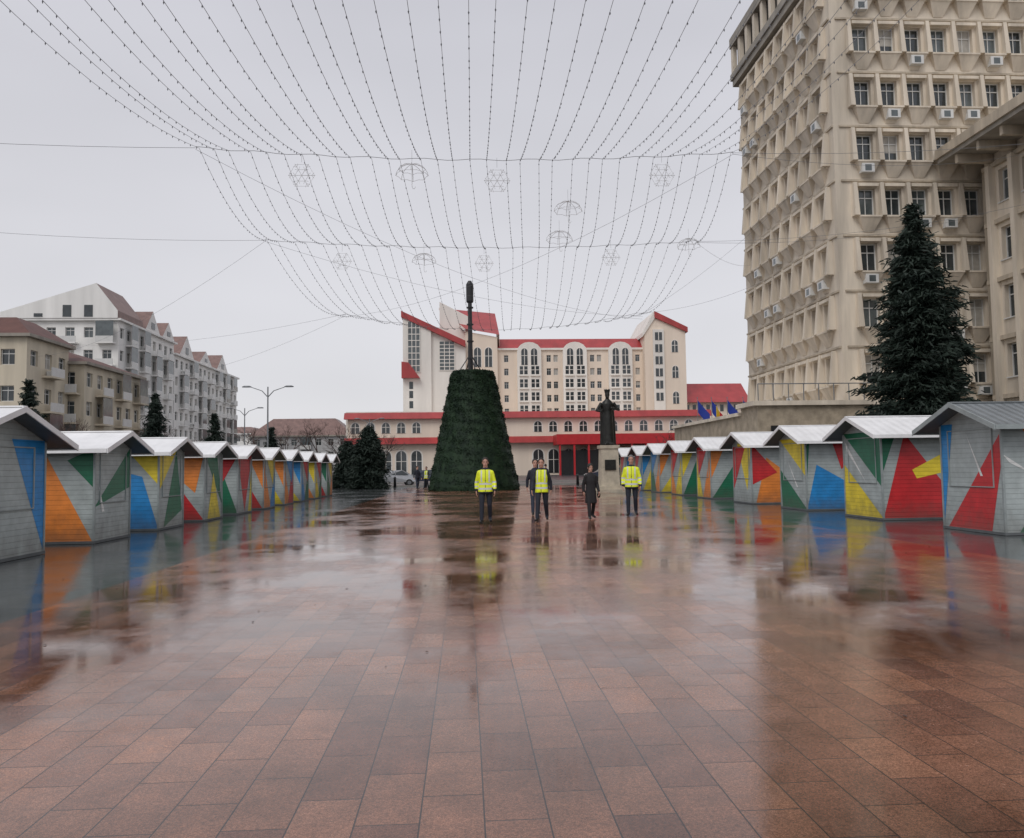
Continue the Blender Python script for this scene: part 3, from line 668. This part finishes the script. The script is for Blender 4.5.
for a0,a1,b0,b1 in ((409,421,372,322),(440,455,370,341)):
    y=HY-3 if a0<432 else HY-2.2
    mb.box(ex(a0),ex(a1),y-.06,y-.01,ez(b0),ez(b1),'glass2')
    for k in range(8):
        z=ez(b0)+(ez(b1)-ez(b0))*k/8; mb.box(ex(a0),ex(a1),y-.16,y-.07,z,z+.15,'hwhite')
    for k in range(4):
        x=ex(a0)+(ex(a1)-ex(a0))*k/3; mb.box(x-.07,x+.07,y-.2,y-.17,ez(b0),ez(b1),'hwhite')
for a in (478,489):
    arch(mb,(0,HY-1.2,0),U,Nn,ex(a),ez(366),1.5,4.2,.06,.15)
    for b in (398,384): mb.box(ex(a)-.6,ex(a)+.6,HY-1.25,HY-1.21,ez(b)-1,ez(b)+.9,'glass')
for b in (404,394,385): mb.box(ex(412)-.4,ex(412)+.4,HY-3.05,HY-3.01,ez(b)-.7,ez(b)+.8,'glass')
poly(mb,[(645,470),(645,334),(656,317),(686,332),(686,470)],HY-2.5,HY+14,'hotel')
poly(mb,[(655,318),(655,311.5),(688,328),(688,333)],HY-3,HY+14.5,'hred')
poly(mb,[(643,337),(643,333),(655,311.5),(656.5,317)],HY-2.8,HY+14.5,'hwhite')
mb.box(ex(653),ex(664),HY-2.9,HY-2.51,ez(412),ez(330),'hwhite')
for k in range(6):
    b=401-k*12.2; mb.box(ex(655),ex(662),HY-2.98,HY-2.91,ez(b)-.2,ez(b)+1.5,'glass'); mb.box(ex(658.5)-.08,ex(658.5)+.08,HY-3.03,HY-2.99,ez(b)-.2,ez(b)+1.5,'hwhite')
for k in range(3): arch(mb,(0,HY-2.5,0),U,Nn,ex(675),ez(405-k*26),1.3,2.6,.06,.12)
mb.obj('roofs_and_towers',g)
mb=MB([]); PY=HY-14
blk(mb,357,690,421,PY,HY-4.6,'hotel')
def band(b0,b1,d,k):
    mb.prism([(ex(354),PY-d,ez(b0)),(ex(354),PY-.02,ez(b1)),(ex(354),PY+.6,ez(b1)),(ex(354),PY+.6,ez(b0))],(ex(693)-ex(354),0,0),k)
band(421,415,1.0,'hred'); band(444,438,1.4,'hred')
O=(0,PY,0)
for i in range(24):
    a=364+i*14
    if 425<a<520: continue
    arch(mb,O,U,Nn,ex(a),ez(434),1.5,2.1,.06,.2)
    arch(mb,O,U,Nn,ex(a),ez(472),2.0,4.7,.06,.25,kg='dark' if a>520 else 'glass')
blk(mb,354,436,413.5,PY+2,HY-5,'hwhite')
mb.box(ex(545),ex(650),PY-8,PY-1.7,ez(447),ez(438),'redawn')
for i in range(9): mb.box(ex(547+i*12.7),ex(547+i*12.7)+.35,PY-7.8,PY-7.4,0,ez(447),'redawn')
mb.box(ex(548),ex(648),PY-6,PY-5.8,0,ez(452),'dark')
mb.obj('front_podium',g)
g=group('red_roof_annex',(45,180,0)); mb=MB([])
blk(mb,686,752,402,HY+1,HY+14,'hotel')
mb.prism([(ex(685),HY-.2,ez(403)),(ex(685),HY+6,ez(381)),(ex(685),HY+15,ez(398))],(ex(754)-ex(685),0,0),'hred')
for i in range(9):
    mb.box(ex(689+7*i),ex(692.5+7*i),HY+.94,HY+.98,ez(412),ez(405),'glass'); mb.box(ex(689+7*i),ex(692.5+7*i),HY+.94,HY+.98,ez(430),ez(420),'glass')
mb.obj('block',g)

# ---------------------------------------------------------------- apartment blocks on the left
def block(name,x0,x1,y0,y1,h,wall,nf,pitchS,pitchE,roof,seed,ww=1.3,wh=1.5,z0=.6,over=.5,rh=1.2,bal=3):
    g=group(name,((x0+x1)/2,(y0+y1)/2,0)); mb=MB([]); mb.box(x0+.31,x1-.31,y0+.31,y1-.31,0,h-.1,wall); fh=(h-z0)/nf
    r=random.Random(seed)
    for (O,U_,N_,Wd,p,sd) in (((x0,y0+.002,0),(1,0,0),(0,-1,0),x1-x0-.302,pitchS,1),((x1,y0,0),(0,1,0),(1,0,0),y1-y0,pitchE,2)):
        n=max(1,int(Wd/p)); cols=[Wd/n*(i+.5) for i in range(n)]
        facade(mb,O,U_,N_,Wd,z0,nf,fh,cols,ww,wh,.85,.3,wall,h,seed=seed+sd,sillbox=False,ac=.1)
        if bal:
            for i,c in enumerate(cols):
                if i%bal==1:
                    for k in range(1,nf):
                        z=z0+k*fh; q=r.random()
                        mb.fbox(O,U_,N_,c-p*.48,c+p*.48,.003,1.0,z-.1,z+.08,wall); mb.fbox(O,U_,N_,c-p*.48,c+p*.48,.9,1.0,z+.08,z+.95,'frame' if q<.85 else 'curtain')
                        if q>.55: mb.fbox(O,U_,N_,c-p*.48,c+p*.48,.88,.9,z+.95,z+fh-.15,'glass2')
    mb.obj('walls',g)
    r=MB([]); r.box(x0-over,x1+over,y0-over,y1+over,h,h+.3,'cornice' if wall!='apt2' else 'apt2')
    if rh>0:
        k=roof
        a=(x0-over,y0-over,h+.3);b=(x1+over,y0-over,h+.3);c=(x1+over,y1+over,h+.3);d=(x0-over,y1+over,h+.3)
        i=min((x1-x0),(y1-y0))*.28
        A=(x0+i,y0+i,h+.3+rh);B_=(x1-i,y0+i,h+.3+rh);C=(x1-i,y1-i,h+.3+rh);D=(x0+i,y1-i,h+.3+rh)
        for q in ((a,b,B_,A),(b,c,C,B_),(c,d,D,C),(d,a,A,D),(A,B_,C,D)): r.face(q,k)
    r.obj('roof',g); return g
block('beige_apartment_block',-62,-41.5,78,86,14.6,'apt',4,2.6,2.6,'broof',11,rh=2.0,bal=2)
block('beige_apartment_block',-56,-40,86.3,101,13.0,'apt',4,2.6,2.4,'broof',17,rh=1.8,bal=2)
def gab(mb,x1,y,wy,z,h,dx=-8,win=True):
    mb.prism([(x1,y,z),(x1,y+wy,z),(x1,y+wy/2,z+h)],(dx,0,0),'groof','apt2')
    if win: mb.box(x1+.02,x1+.06,y+wy/2-.7,y+wy/2+.7,z+.5,z+h*.45,'glass')
g=block('white_apartment_block',-66,-50,118,140,23.6,'apt2',7,2.6,2.4,'groof',23,rh=0,bal=2)
mb=MB([])
mb.prism([(-66.3,117.4,23.9),(-49.9,117.4,23.9),(-49.9,117.4,25.0),(-53,117.4,29.0),(-66.3,117.4,24.8)],(0,9,0),'groof','apt2')
for c in (-61,-57,-54): mb.box(c-.6,c+.6,117.34,117.38,24.1,24.6 if c<-60 else 25.8,'glass')
gab(mb,-49.7,127,6,23.9,3.4); gab(mb,-49.7,134,5.5,23.9,2.8)
mb.obj('gables',g)
g=block('white_apartment_block',-66,-50,140.3,178,21.8,'apt2',7,2.6,2.4,'groof',29,rh=0,bal=2)
mb=MB([])
for y,hh in ((142,3.8),(152.5,2.6),(163,3.4)): gab(mb,-49.7,y,7.5,22.1,hh)
mb.obj('gables',g)
block('grey_civic_building',-50,-27,190,205,9.5,'apt3',3,2.6,2.6,'groof',31,rh=4.2)
block('distant_apartment_block',-70,-58,230,260,12,'apt2',4,3,3,'groof',41,rh=2,bal=0)
block('distant_apartment_block',-28,-12,230,250,9,'apt',3,3,3,'broof',43,rh=2,bal=0)
block('distant_apartment_block',50,75,215,240,9,'apt',3,3,3,'broof',47,rh=3,bal=0)

# ---------------------------------------------------------------- christmas tree
g=group('christmas_tree',(.57,56,0))
mb=MB([])
H=8.25; mb.loft([(0,0,0.0,3.12,3.12),(0,0,.3,3.12,3.12),(0,0,H,1.44,1.44),(0,0,H+.02,1.0,1.0)],24,'xmas'); mb.obj('cone_body',g,local=True)
n=32000; z=rng.uniform(0,H,n); a=rng.uniform(0,2*math.pi,n); R=3.14+(1.46-3.14)*z/H
rr=R+.03*np.sin(z*9+a*2)+.02*np.sin(a*7+z*3)+rng.normal(0,.035,n)
nt_=int(n*.06); z[:nt_]=H+rng.uniform(-.02,.06,nt_); rr[:nt_]=np.sqrt(rng.uniform(0,1,nt_))*1.42
C=np.stack([rr*np.cos(a),rr*np.sin(a),z],1)
A=rng.normal(0,1,(n,3)); A/=np.linalg.norm(A,axis=1)[:,None]; B=np.cross(A,rng.normal(0,1,(n,3))); B/=np.linalg.norm(B,axis=1)[:,None]
quads_obj('garland_needles',C,A*.07,B*.025,'xmas',g)
mb=MB([]); mb.tube([(-.15,0,H),(-.15,0,H+2),(-.15,0,13.2)],[.2,.17,.15],10,'black'); mb.tube([(-.15,0,13.2),(-.15,0,13.3),(-.15,0,14.5),(-.15,0,14.75)],[.22,.26,.26,.12],12,'black')
for z_ in (9.2,10.4,11.6,12.8): mb.tube([(-.15,0,z_),(-.15,0,z_+.08)],.25,10,'black')
for k in range(4):
    t=k*math.pi/2+.4; mb.tube([(-.15+.9*math.cos(t),.9*math.sin(t),H),(-.15,0,H+1.3)],.04,5,'black')
mb.obj('mast',g,local=True)

# ---------------------------------------------------------------- conifers
def conifer(name,x,y,H,Rm,nb,seed,z0=.6,k='fir',pw=.85,needle=1.0):
    g=group(name,(x,y,0)); r=np.random.default_rng(seed)
    mb=MB([]); mb.tube([(0,0,0),(0,0,H*.5),(0,0,H*.98)],[.035*H*.6,.02*H*.6,.01],8,'bark')
    Cs=[];Ds=[]
    zz=np.sort(r.uniform(0,1,nb))**1.05
    for t in zz:
        zb=z0+t*(H-z0); ang=r.uniform(0,2*math.pi); prof=(1-t)**pw*(1-.45*max(0,(t-.72)/.28))
        Lb=Rm*prof*(r.uniform(.55,1.14))*(1+.13*math.sin(ang*3+t*9+seed)+.07*math.sin(t*31))+.10
        m=max(3,int(Lb*13)); s=np.linspace(.08,1,m); drop=-.28*Lb*s**1.5+.12*Lb*s**3+.10*Lb*s
        px=np.cos(ang)*Lb*s; py=np.sin(ang)*Lb*s; pz=zb+drop
        if Lb>.5: mb.tube([(0,0,zb),(px[m//2],py[m//2],pz[m//2]),(px[-1],py[-1],pz[-1])],[.03,.02,.006],4,'bark',cap=False)
        rep=6; P=np.repeat(np.stack([px,py,pz],1),rep,0); wsp=.09+.20*np.repeat(np.sqrt(1-s*.75),rep)[:,None]*min(1,Lb)
        P=P+r.normal(0,1,P.shape)*np.array([1,1,.45])*wsp
        d=np.array([math.cos(ang),math.sin(ang),-.35])+r.normal(0,.45,P.shape); d/=np.linalg.norm(d,axis=1)[:,None]
        Cs.append(P);Ds.append(d)
    C=np.concatenate(Cs);D=np.concatenate(Ds); n=len(C)
    B=np.cross(D,r.normal(0,1,(n,3))); B/=np.linalg.norm(B,axis=1)[:,None]
    mb.obj('trunk_and_limbs',g,local=True)
    quads_obj('needle_foliage',C,D*(.15*needle),B*(.038*needle),k,g); return g
conifer('fir_tree',19.45,33,12.6,2.75,640,3,pw=.72)
conifer('spruce_tree',-27.5,52,7.4,1.6,210,5); conifer('spruce_tree',-26.5,70,8.2,1.7,210,6,needle=1.2)
conifer('spruce_tree',-24.6,80,7.2,1.5,180,7,needle=1.2); conifer('spruce_tree',-20,84,6.0,1.2,140,8,needle=1.3)
conifer('thuja_tree',-7.7,64,4.9,1.5,480,9,z0=.1,pw=.5); conifer('thuja_tree',-9.9,68,3.9,1.3,320,10,z0=.1,pw=.55)
conifer('thuja_tree',12.5,66,3.0,.9,200,14,z0=.1,pw=.55)
def bare(name,x,y,H,seed):
    r=random.Random(seed); mb=MB([])
    def br(p,d,L_,ra,dep):
        q=p+d*L_; mb.tube([p,q],[ra,ra*.65],5 if dep>2 else 3,'twig',cap=False)
        if dep==0: return
        for _ in range(r.choice([2,3,3])):
            nd=(d+Vector((r.gauss(0,.5),r.gauss(0,.5),r.gauss(.12,.3)))).normalized(); br(q,nd,L_*r.uniform(.62,.85),ra*.62,dep-1)
    br(Vector((0,0,0)),Vector((0,0,1)),H*.28,H*.022,6)
    o=mb.obj(name); o.location=(x,y,0); return o
for i,(x,y,h) in enumerate(((-14,96,7.5),(-18,100,8),(-22,98,7),(-26.5,104,8),(-31,100,7),(-35,92,8),(-11,110,7),(24,95,6),(30,100,7),(-31,66,6.5))): bare('bare_tree',x,y,h,i)
def hedge(name,x0,x1,y0,y1,h,n):
    g=group(name,((x0+x1)/2,(y0+y1)/2,0)); mb=MB([]); mb.box(x0+.1,x1-.1,y0+.1,y1-.1,0,h-.1,'fir'); mb.obj('mass',g)
    C=np.stack([rng.uniform(x0,x1,n),rng.uniform(y0,y1,n),rng.uniform(0,h,n)],1); f=rng.integers(0,3,n); C[f==0,2]=h-rng.uniform(0,.1,(f==0).sum()); C[f==1,1]=y0+rng.uniform(0,.1,(f==1).sum())
    C-=np.array([(x0+x1)/2,(y0+y1)/2,0]); A=rng.normal(0,1,(n,3)); A/=np.linalg.norm(A,axis=1)[:,None]; B=np.cross(A,rng.normal(0,1,(n,3))); B/=np.linalg.norm(B,axis=1)[:,None]
    quads_obj('leaves',C,A*.09,B*.06,'xmas',g)
hedge('hedge',-24,-9.5,72,73.2,1.0,5000); hedge('hedge',13,28,62,63,1.1,5000)

# ---------------------------------------------------------------- street furniture
def lamp(name,x,y,h,arms=2):
    g=group(name,(x,y,0)); mb=MB([]); mb.tube([(0,0,0),(0,0,1),(0,0,h)],[.12,.09,.055],8,'metal'); mb.box(-.2,.2,-.2,.2,0,.15,'metal')
    for s in ((-1,1) if arms==2 else (1,)):
        mb.tube([(0,0,h-.9),(s*.5,0,h-.35),(s*1.5,0,h)],[.045,.04,.035],6,'metal',cap=True)
        mb.loft([(s*1.8,0,h-.04,.38,.14),(s*1.8,0,h+.02,.42,.16),(s*1.8,0,h+.10,.25,.1)],10,'metal')
    mb.obj('pole_and_heads',g,local=True); return g
lamp('street_lamp',-17,70,8.8); lamp('street_lamp',-14,118,9); lamp('street_lamp',31,66,8.5); lamp('street_lamp',-26,96,9)
for i,(x,fl) in enumerate(((26.0,('fblue',)),(27.6,('fblue','fyel','fred')),(29.4,('fblue',)),(31.2,('fblue','fyel','fred')),(33,('fblue',)))):
    g=group('flag_pole',(x,88,0)); mb=MB([]); mb.tube([(0,0,0),(0,0,9)],[.05,.03],6,'metal'); mb.ell((0,0,9.05),(.07,.07,.07),'metal',6,5); mb.obj('pole',g,local=True)
    mb=MB([]); nf=len(fl); wd=1.3/nf
    for j,k in enumerate(fl):
        for q in range(6):
            y0=.12*math.sin((j*6+q)*.7); y1=.12*math.sin((j*6+q+1)*.7); x0=.05+j*wd+q*wd/6; x1=x0+wd/6; f_=2.2 if nf==1 else .9; dr=-.12*(j*6+q)*f_; dr1=-.12*(j*6+q+1)*f_
            mb.face([(x0,y0,7.4+dr),(x1,y1,7.4+dr1),(x1,y1,8.8+dr1),(x0,y0,8.8+dr)],k)
    mb.obj('flag',g,local=True)
for i in range(9):
    mb=MB([]); mb.loft([(0,0,0,.13,.13),(0,0,.7,.10,.10),(0,0,.78,.12,.12),(0,0,.9,.07,.07)],10,'black'); o=mb.obj('bollard',None,True); o.location=(-6+i*2.6,68.5,0)
def car(name,x,y,yaw,k):
    g=group(name,(x,y,0)); g.rotation_euler=(0,0,yaw); mb=MB([])
    prof=[(-2.1,.35),(-2.15,.62),(-2.0,.86),(-1.1,.98),(-.55,1.38),(.75,1.44),(1.45,1.05),(2.05,.98),(2.15,.6),(2.1,.35)]
    L_=[(a,-.85 if z<1.0 else -.68,z) for a,z in prof]; R_=[(a,.85 if z<1.0 else .68,z) for a,z in prof]
    mb.face(L_,k); mb.face(R_[::-1],k)
    for j in range(len(prof)):
        q=(j+1)%len(prof); mb.face([L_[j],R_[j],R_[q],L_[q]],k)
    for s in (-1,1):
        mb.face([(-.98,s*.80,1.0),(1.3,s*.80,1.02),(.72,s*.69,1.40),(-.5,s*.69,1.35)],'glass')
        mb.box(.08,.14,min(s*.76,s*.81),max(s*.76,s*.81),.98,1.38,k)
        for wx in (-1.3,1.35): mb.tube([(wx,s*.70,.31),(wx,s*.89,.31)],.31,16,'tyre'); mb.tube([(wx,s*.89,.31),(wx,s*.905,.31)],.18,10,'metal')
        mb.box(2.05,2.17,min(s*.5,s*.8),max(s*.5,s*.8),.70,.85,'lampred'); mb.box(-2.16,-2.0,min(s*.5,s*.8),max(s*.5,s*.8),.62,.78,'frame')
    mb.face([(-1.08,-.66,1.01),(-1.08,.66,1.01),(-.6,.6,1.37),(-.6,-.6,1.37)],'glass'); mb.face([(1.42,-.66,1.09),(1.42,.66,1.09),(.85,.6,1.43),(.85,-.6,1.43)],'glass')
    mb.obj('body_and_wheels',g,local=True); return g
car('parked_car',-6.6,74,rad(10),'carw'); car('parked_car',-4.0,78,rad(5),'card'); car('parked_car',-14.5,77,rad(180),'carw'); car('parked_car',-20,77,0,'card'); car('parked_car',14,79,rad(2),'card')

# ---------------------------------------------------------------- string light canopy
g=group('string_light_canopy',(0,30,12)); mb=MB([])
Ys=[4.5,27,38,54]; Zs=[12.6,12.1,12.1,10.9]; XL=[-9.9,-9.0,-9.4,-8.0]; XR=[9.8,9.5,11.4,12.0]; SG=[1.6,.75,1.1]
ns=33
bul=MB([])
def cabz(i,x):
    c=(XL[i]+XR[i])/2; h=(XR[i]-XL[i])/2; t=(x-c)/h; return Zs[i]+.35*t*t*(1 if i<3 else 3.2)
r=random.Random(2)
JX=[[r.uniform(-.12,.12) for _ in range(ns)] for _ in range(4)]
for j in range(ns):
    t=j/(ns-1)
    for i in range(3):
        xa=XL[i]+(XR[i]-XL[i])*t+JX[i][j]; xb=XL[i+1]+(XR[i+1]-XL[i+1])*t+JX[i+1][j]
        za=cabz(i,xa); zb=cabz(i+1,xb); sg=SG[i]*(1+r.uniform(-.13,.13)); n=22 if i==0 else 14; pts=[]
        for k in range(n+1):
            s=k/n; pts.append((xa+(xb-xa)*s,Ys[i]+(Ys[i+1]-Ys[i])*s,za+(zb-za)*s-4*sg*s*(1-s)))
        mb.tube(pts,.0065,3,'wire',cap=False)
        Lt=Ys[i+1]-Ys[i]; nb=int(Lt/.46)
        for k in range(nb):
            s=(k+r.uniform(.25,.75))/nb; x=xa+(xb-xa)*s; y=Ys[i]+Lt*s; z=za+(zb-za)*s-4*sg*s*(1-s)
            if y<13: continue
            bul.tube([(x,y,z+.005),(x,y,z-.025),(x,y,z-.065)],[.006,.018,.005],4,'bulb',cap=False)
for i in range(4):
    pts=[]
    for k in range(49):
        x=XL[i]+(XR[i]-XL[i])*k/48; pts.append((x,Ys[i],cabz(i,x)+.02+.03*math.sin(k*1.3+i)))
    mb.tube(pts,.009,4,'wire',cap=False)
def cable(a,b,sag,rr=.007):
    a=Vector(a);b=Vector(b); mb.tube([tuple(a.lerp(b,k/16)-Vector((0,0,4*sag*(k/16)*(1-k/16)))) for k in range(17)],rr,4,'wire',cap=False)
for i,(zl,zr) in enumerate(((13.5,13.5),(15.4,14.5),(15.2,15),(14.5,15))):
    cable((XL[i],Ys[i],cabz(i,XL[i])),(-40,Ys[i]+(0 if i<3 else 28),zl),.8); cable((XR[i],Ys[i],cabz(i,XR[i])),(22.4 if Ys[i]>46 else 30.8,Ys[i],zr),.6)
cable((-9.4,38,12.4),(-41.5,80,13),1.2); cable((-8,54,11.9),(-40,92,12),1.5); cable((11.4,38,12.4),(22.4,60,17),.5); cable((12,54,11.8),(22.4,50,20),.6)
cable((-9,27,12.4),(12.5,55,11.8),1.2,.006); cable((9.5,27,12.4),(-8.5,54,11.8),1.2,.006); cable((-9.4,38,12.4),(12.3,54,11.8),.8,.006); cable((9.5,27,12.4),(30.8,40,18),.6); cable((11.4,38,12.4),(30.8,44,16),.6)
mb.obj('cables',g); bul.obj('bulbs',g)
def umbrella(x,y,z,s):
    g=group('hanging_umbrella_ornament',(x,y,z)); m=MB([]); n=8
    for j in range(n):
        a=2*math.pi*j/n; pts=[(s*math.sin(q)*math.cos(a),s*math.sin(q)*math.sin(a),s*.75*math.cos(q)-s*.1) for q in [k*.31 for k in range(6)]]
        m.tube(pts,.009,4,'orn',cap=False)
        b=2*math.pi*(j+1)/n
        for q in (1.55,1.0):
            p0=(s*math.sin(q)*math.cos(a),s*math.sin(q)*math.sin(a),s*.75*math.cos(q)-s*.1); p1=(s*math.sin(q)*math.cos(b),s*math.sin(q)*math.sin(b),s*.75*math.cos(q)-s*.1)
            mid=tuple((p0[k]+p1[k])/2 +(.06*s if k==2 else 0) for k in range(3)); m.tube([p0,mid,p1],.007,4,'orn',cap=False)
    m.tube([(0,0,.7*s),(0,0,-.75*s),(.05*s,0,-.9*s),(.16*s,0,-.9*s),(.2*s,0,-.78*s)],.010,5,'orn'); m.tube([(0,0,.65*s),(0,0,.65*s+.5)],.005,3,'wire',cap=False)
    m.obj('frame',g,local=True)
def star(x,y,z,s):
    g=group('hanging_snowflake_ornament',(x,y,z)); m=MB([])
    for j in range(6):
        a=math.pi*j/3; c,si=math.cos(a),math.sin(a); m.tube([(0,0,0),(s*c,0,s*si)],.008,4,'orn')
        for q in (.45,.72):
            for d in (-.5,.5):
                m.tube([(s*q*c,0,s*q*si),(s*(q*c+.28*math.cos(a+d*1.6)),0,s*(q*si+.28*math.sin(a+d*1.6)))],.006,4,'orn')
        b=a+math.pi/3; m.tube([(s*.5*c,0,s*.5*si),(s*.5*math.cos(b),0,s*.5*math.sin(b))],.006,4,'orn'); m.tube([(s*.95*c,0,s*.95*si),(s*.95*math.cos(b),0,s*.95*math.sin(b))],.005,4,'orn')
    m.tube([(0,0,s),(0,0,s+.35)],.005,3,'wire',cap=False); m.obj('frame',g,local=True)
umbrella(4.3,32,12.0,.58); umbrella(4.35,35.5,11.8,.60); umbrella(-1.75,27.3,11.7,.56); umbrella(-1.9,38.2,11.5,.58); umbrella(11.1,38.3,12.3,.58)
for p in ((-5.5,27.2,11.6),(1.2,27.3,11.5),(7.0,27.2,11.7),(-5.8,38.2,11.5),(1.0,38.2,11.4),(7.2,38.2,11.7)): star(*p,.46)
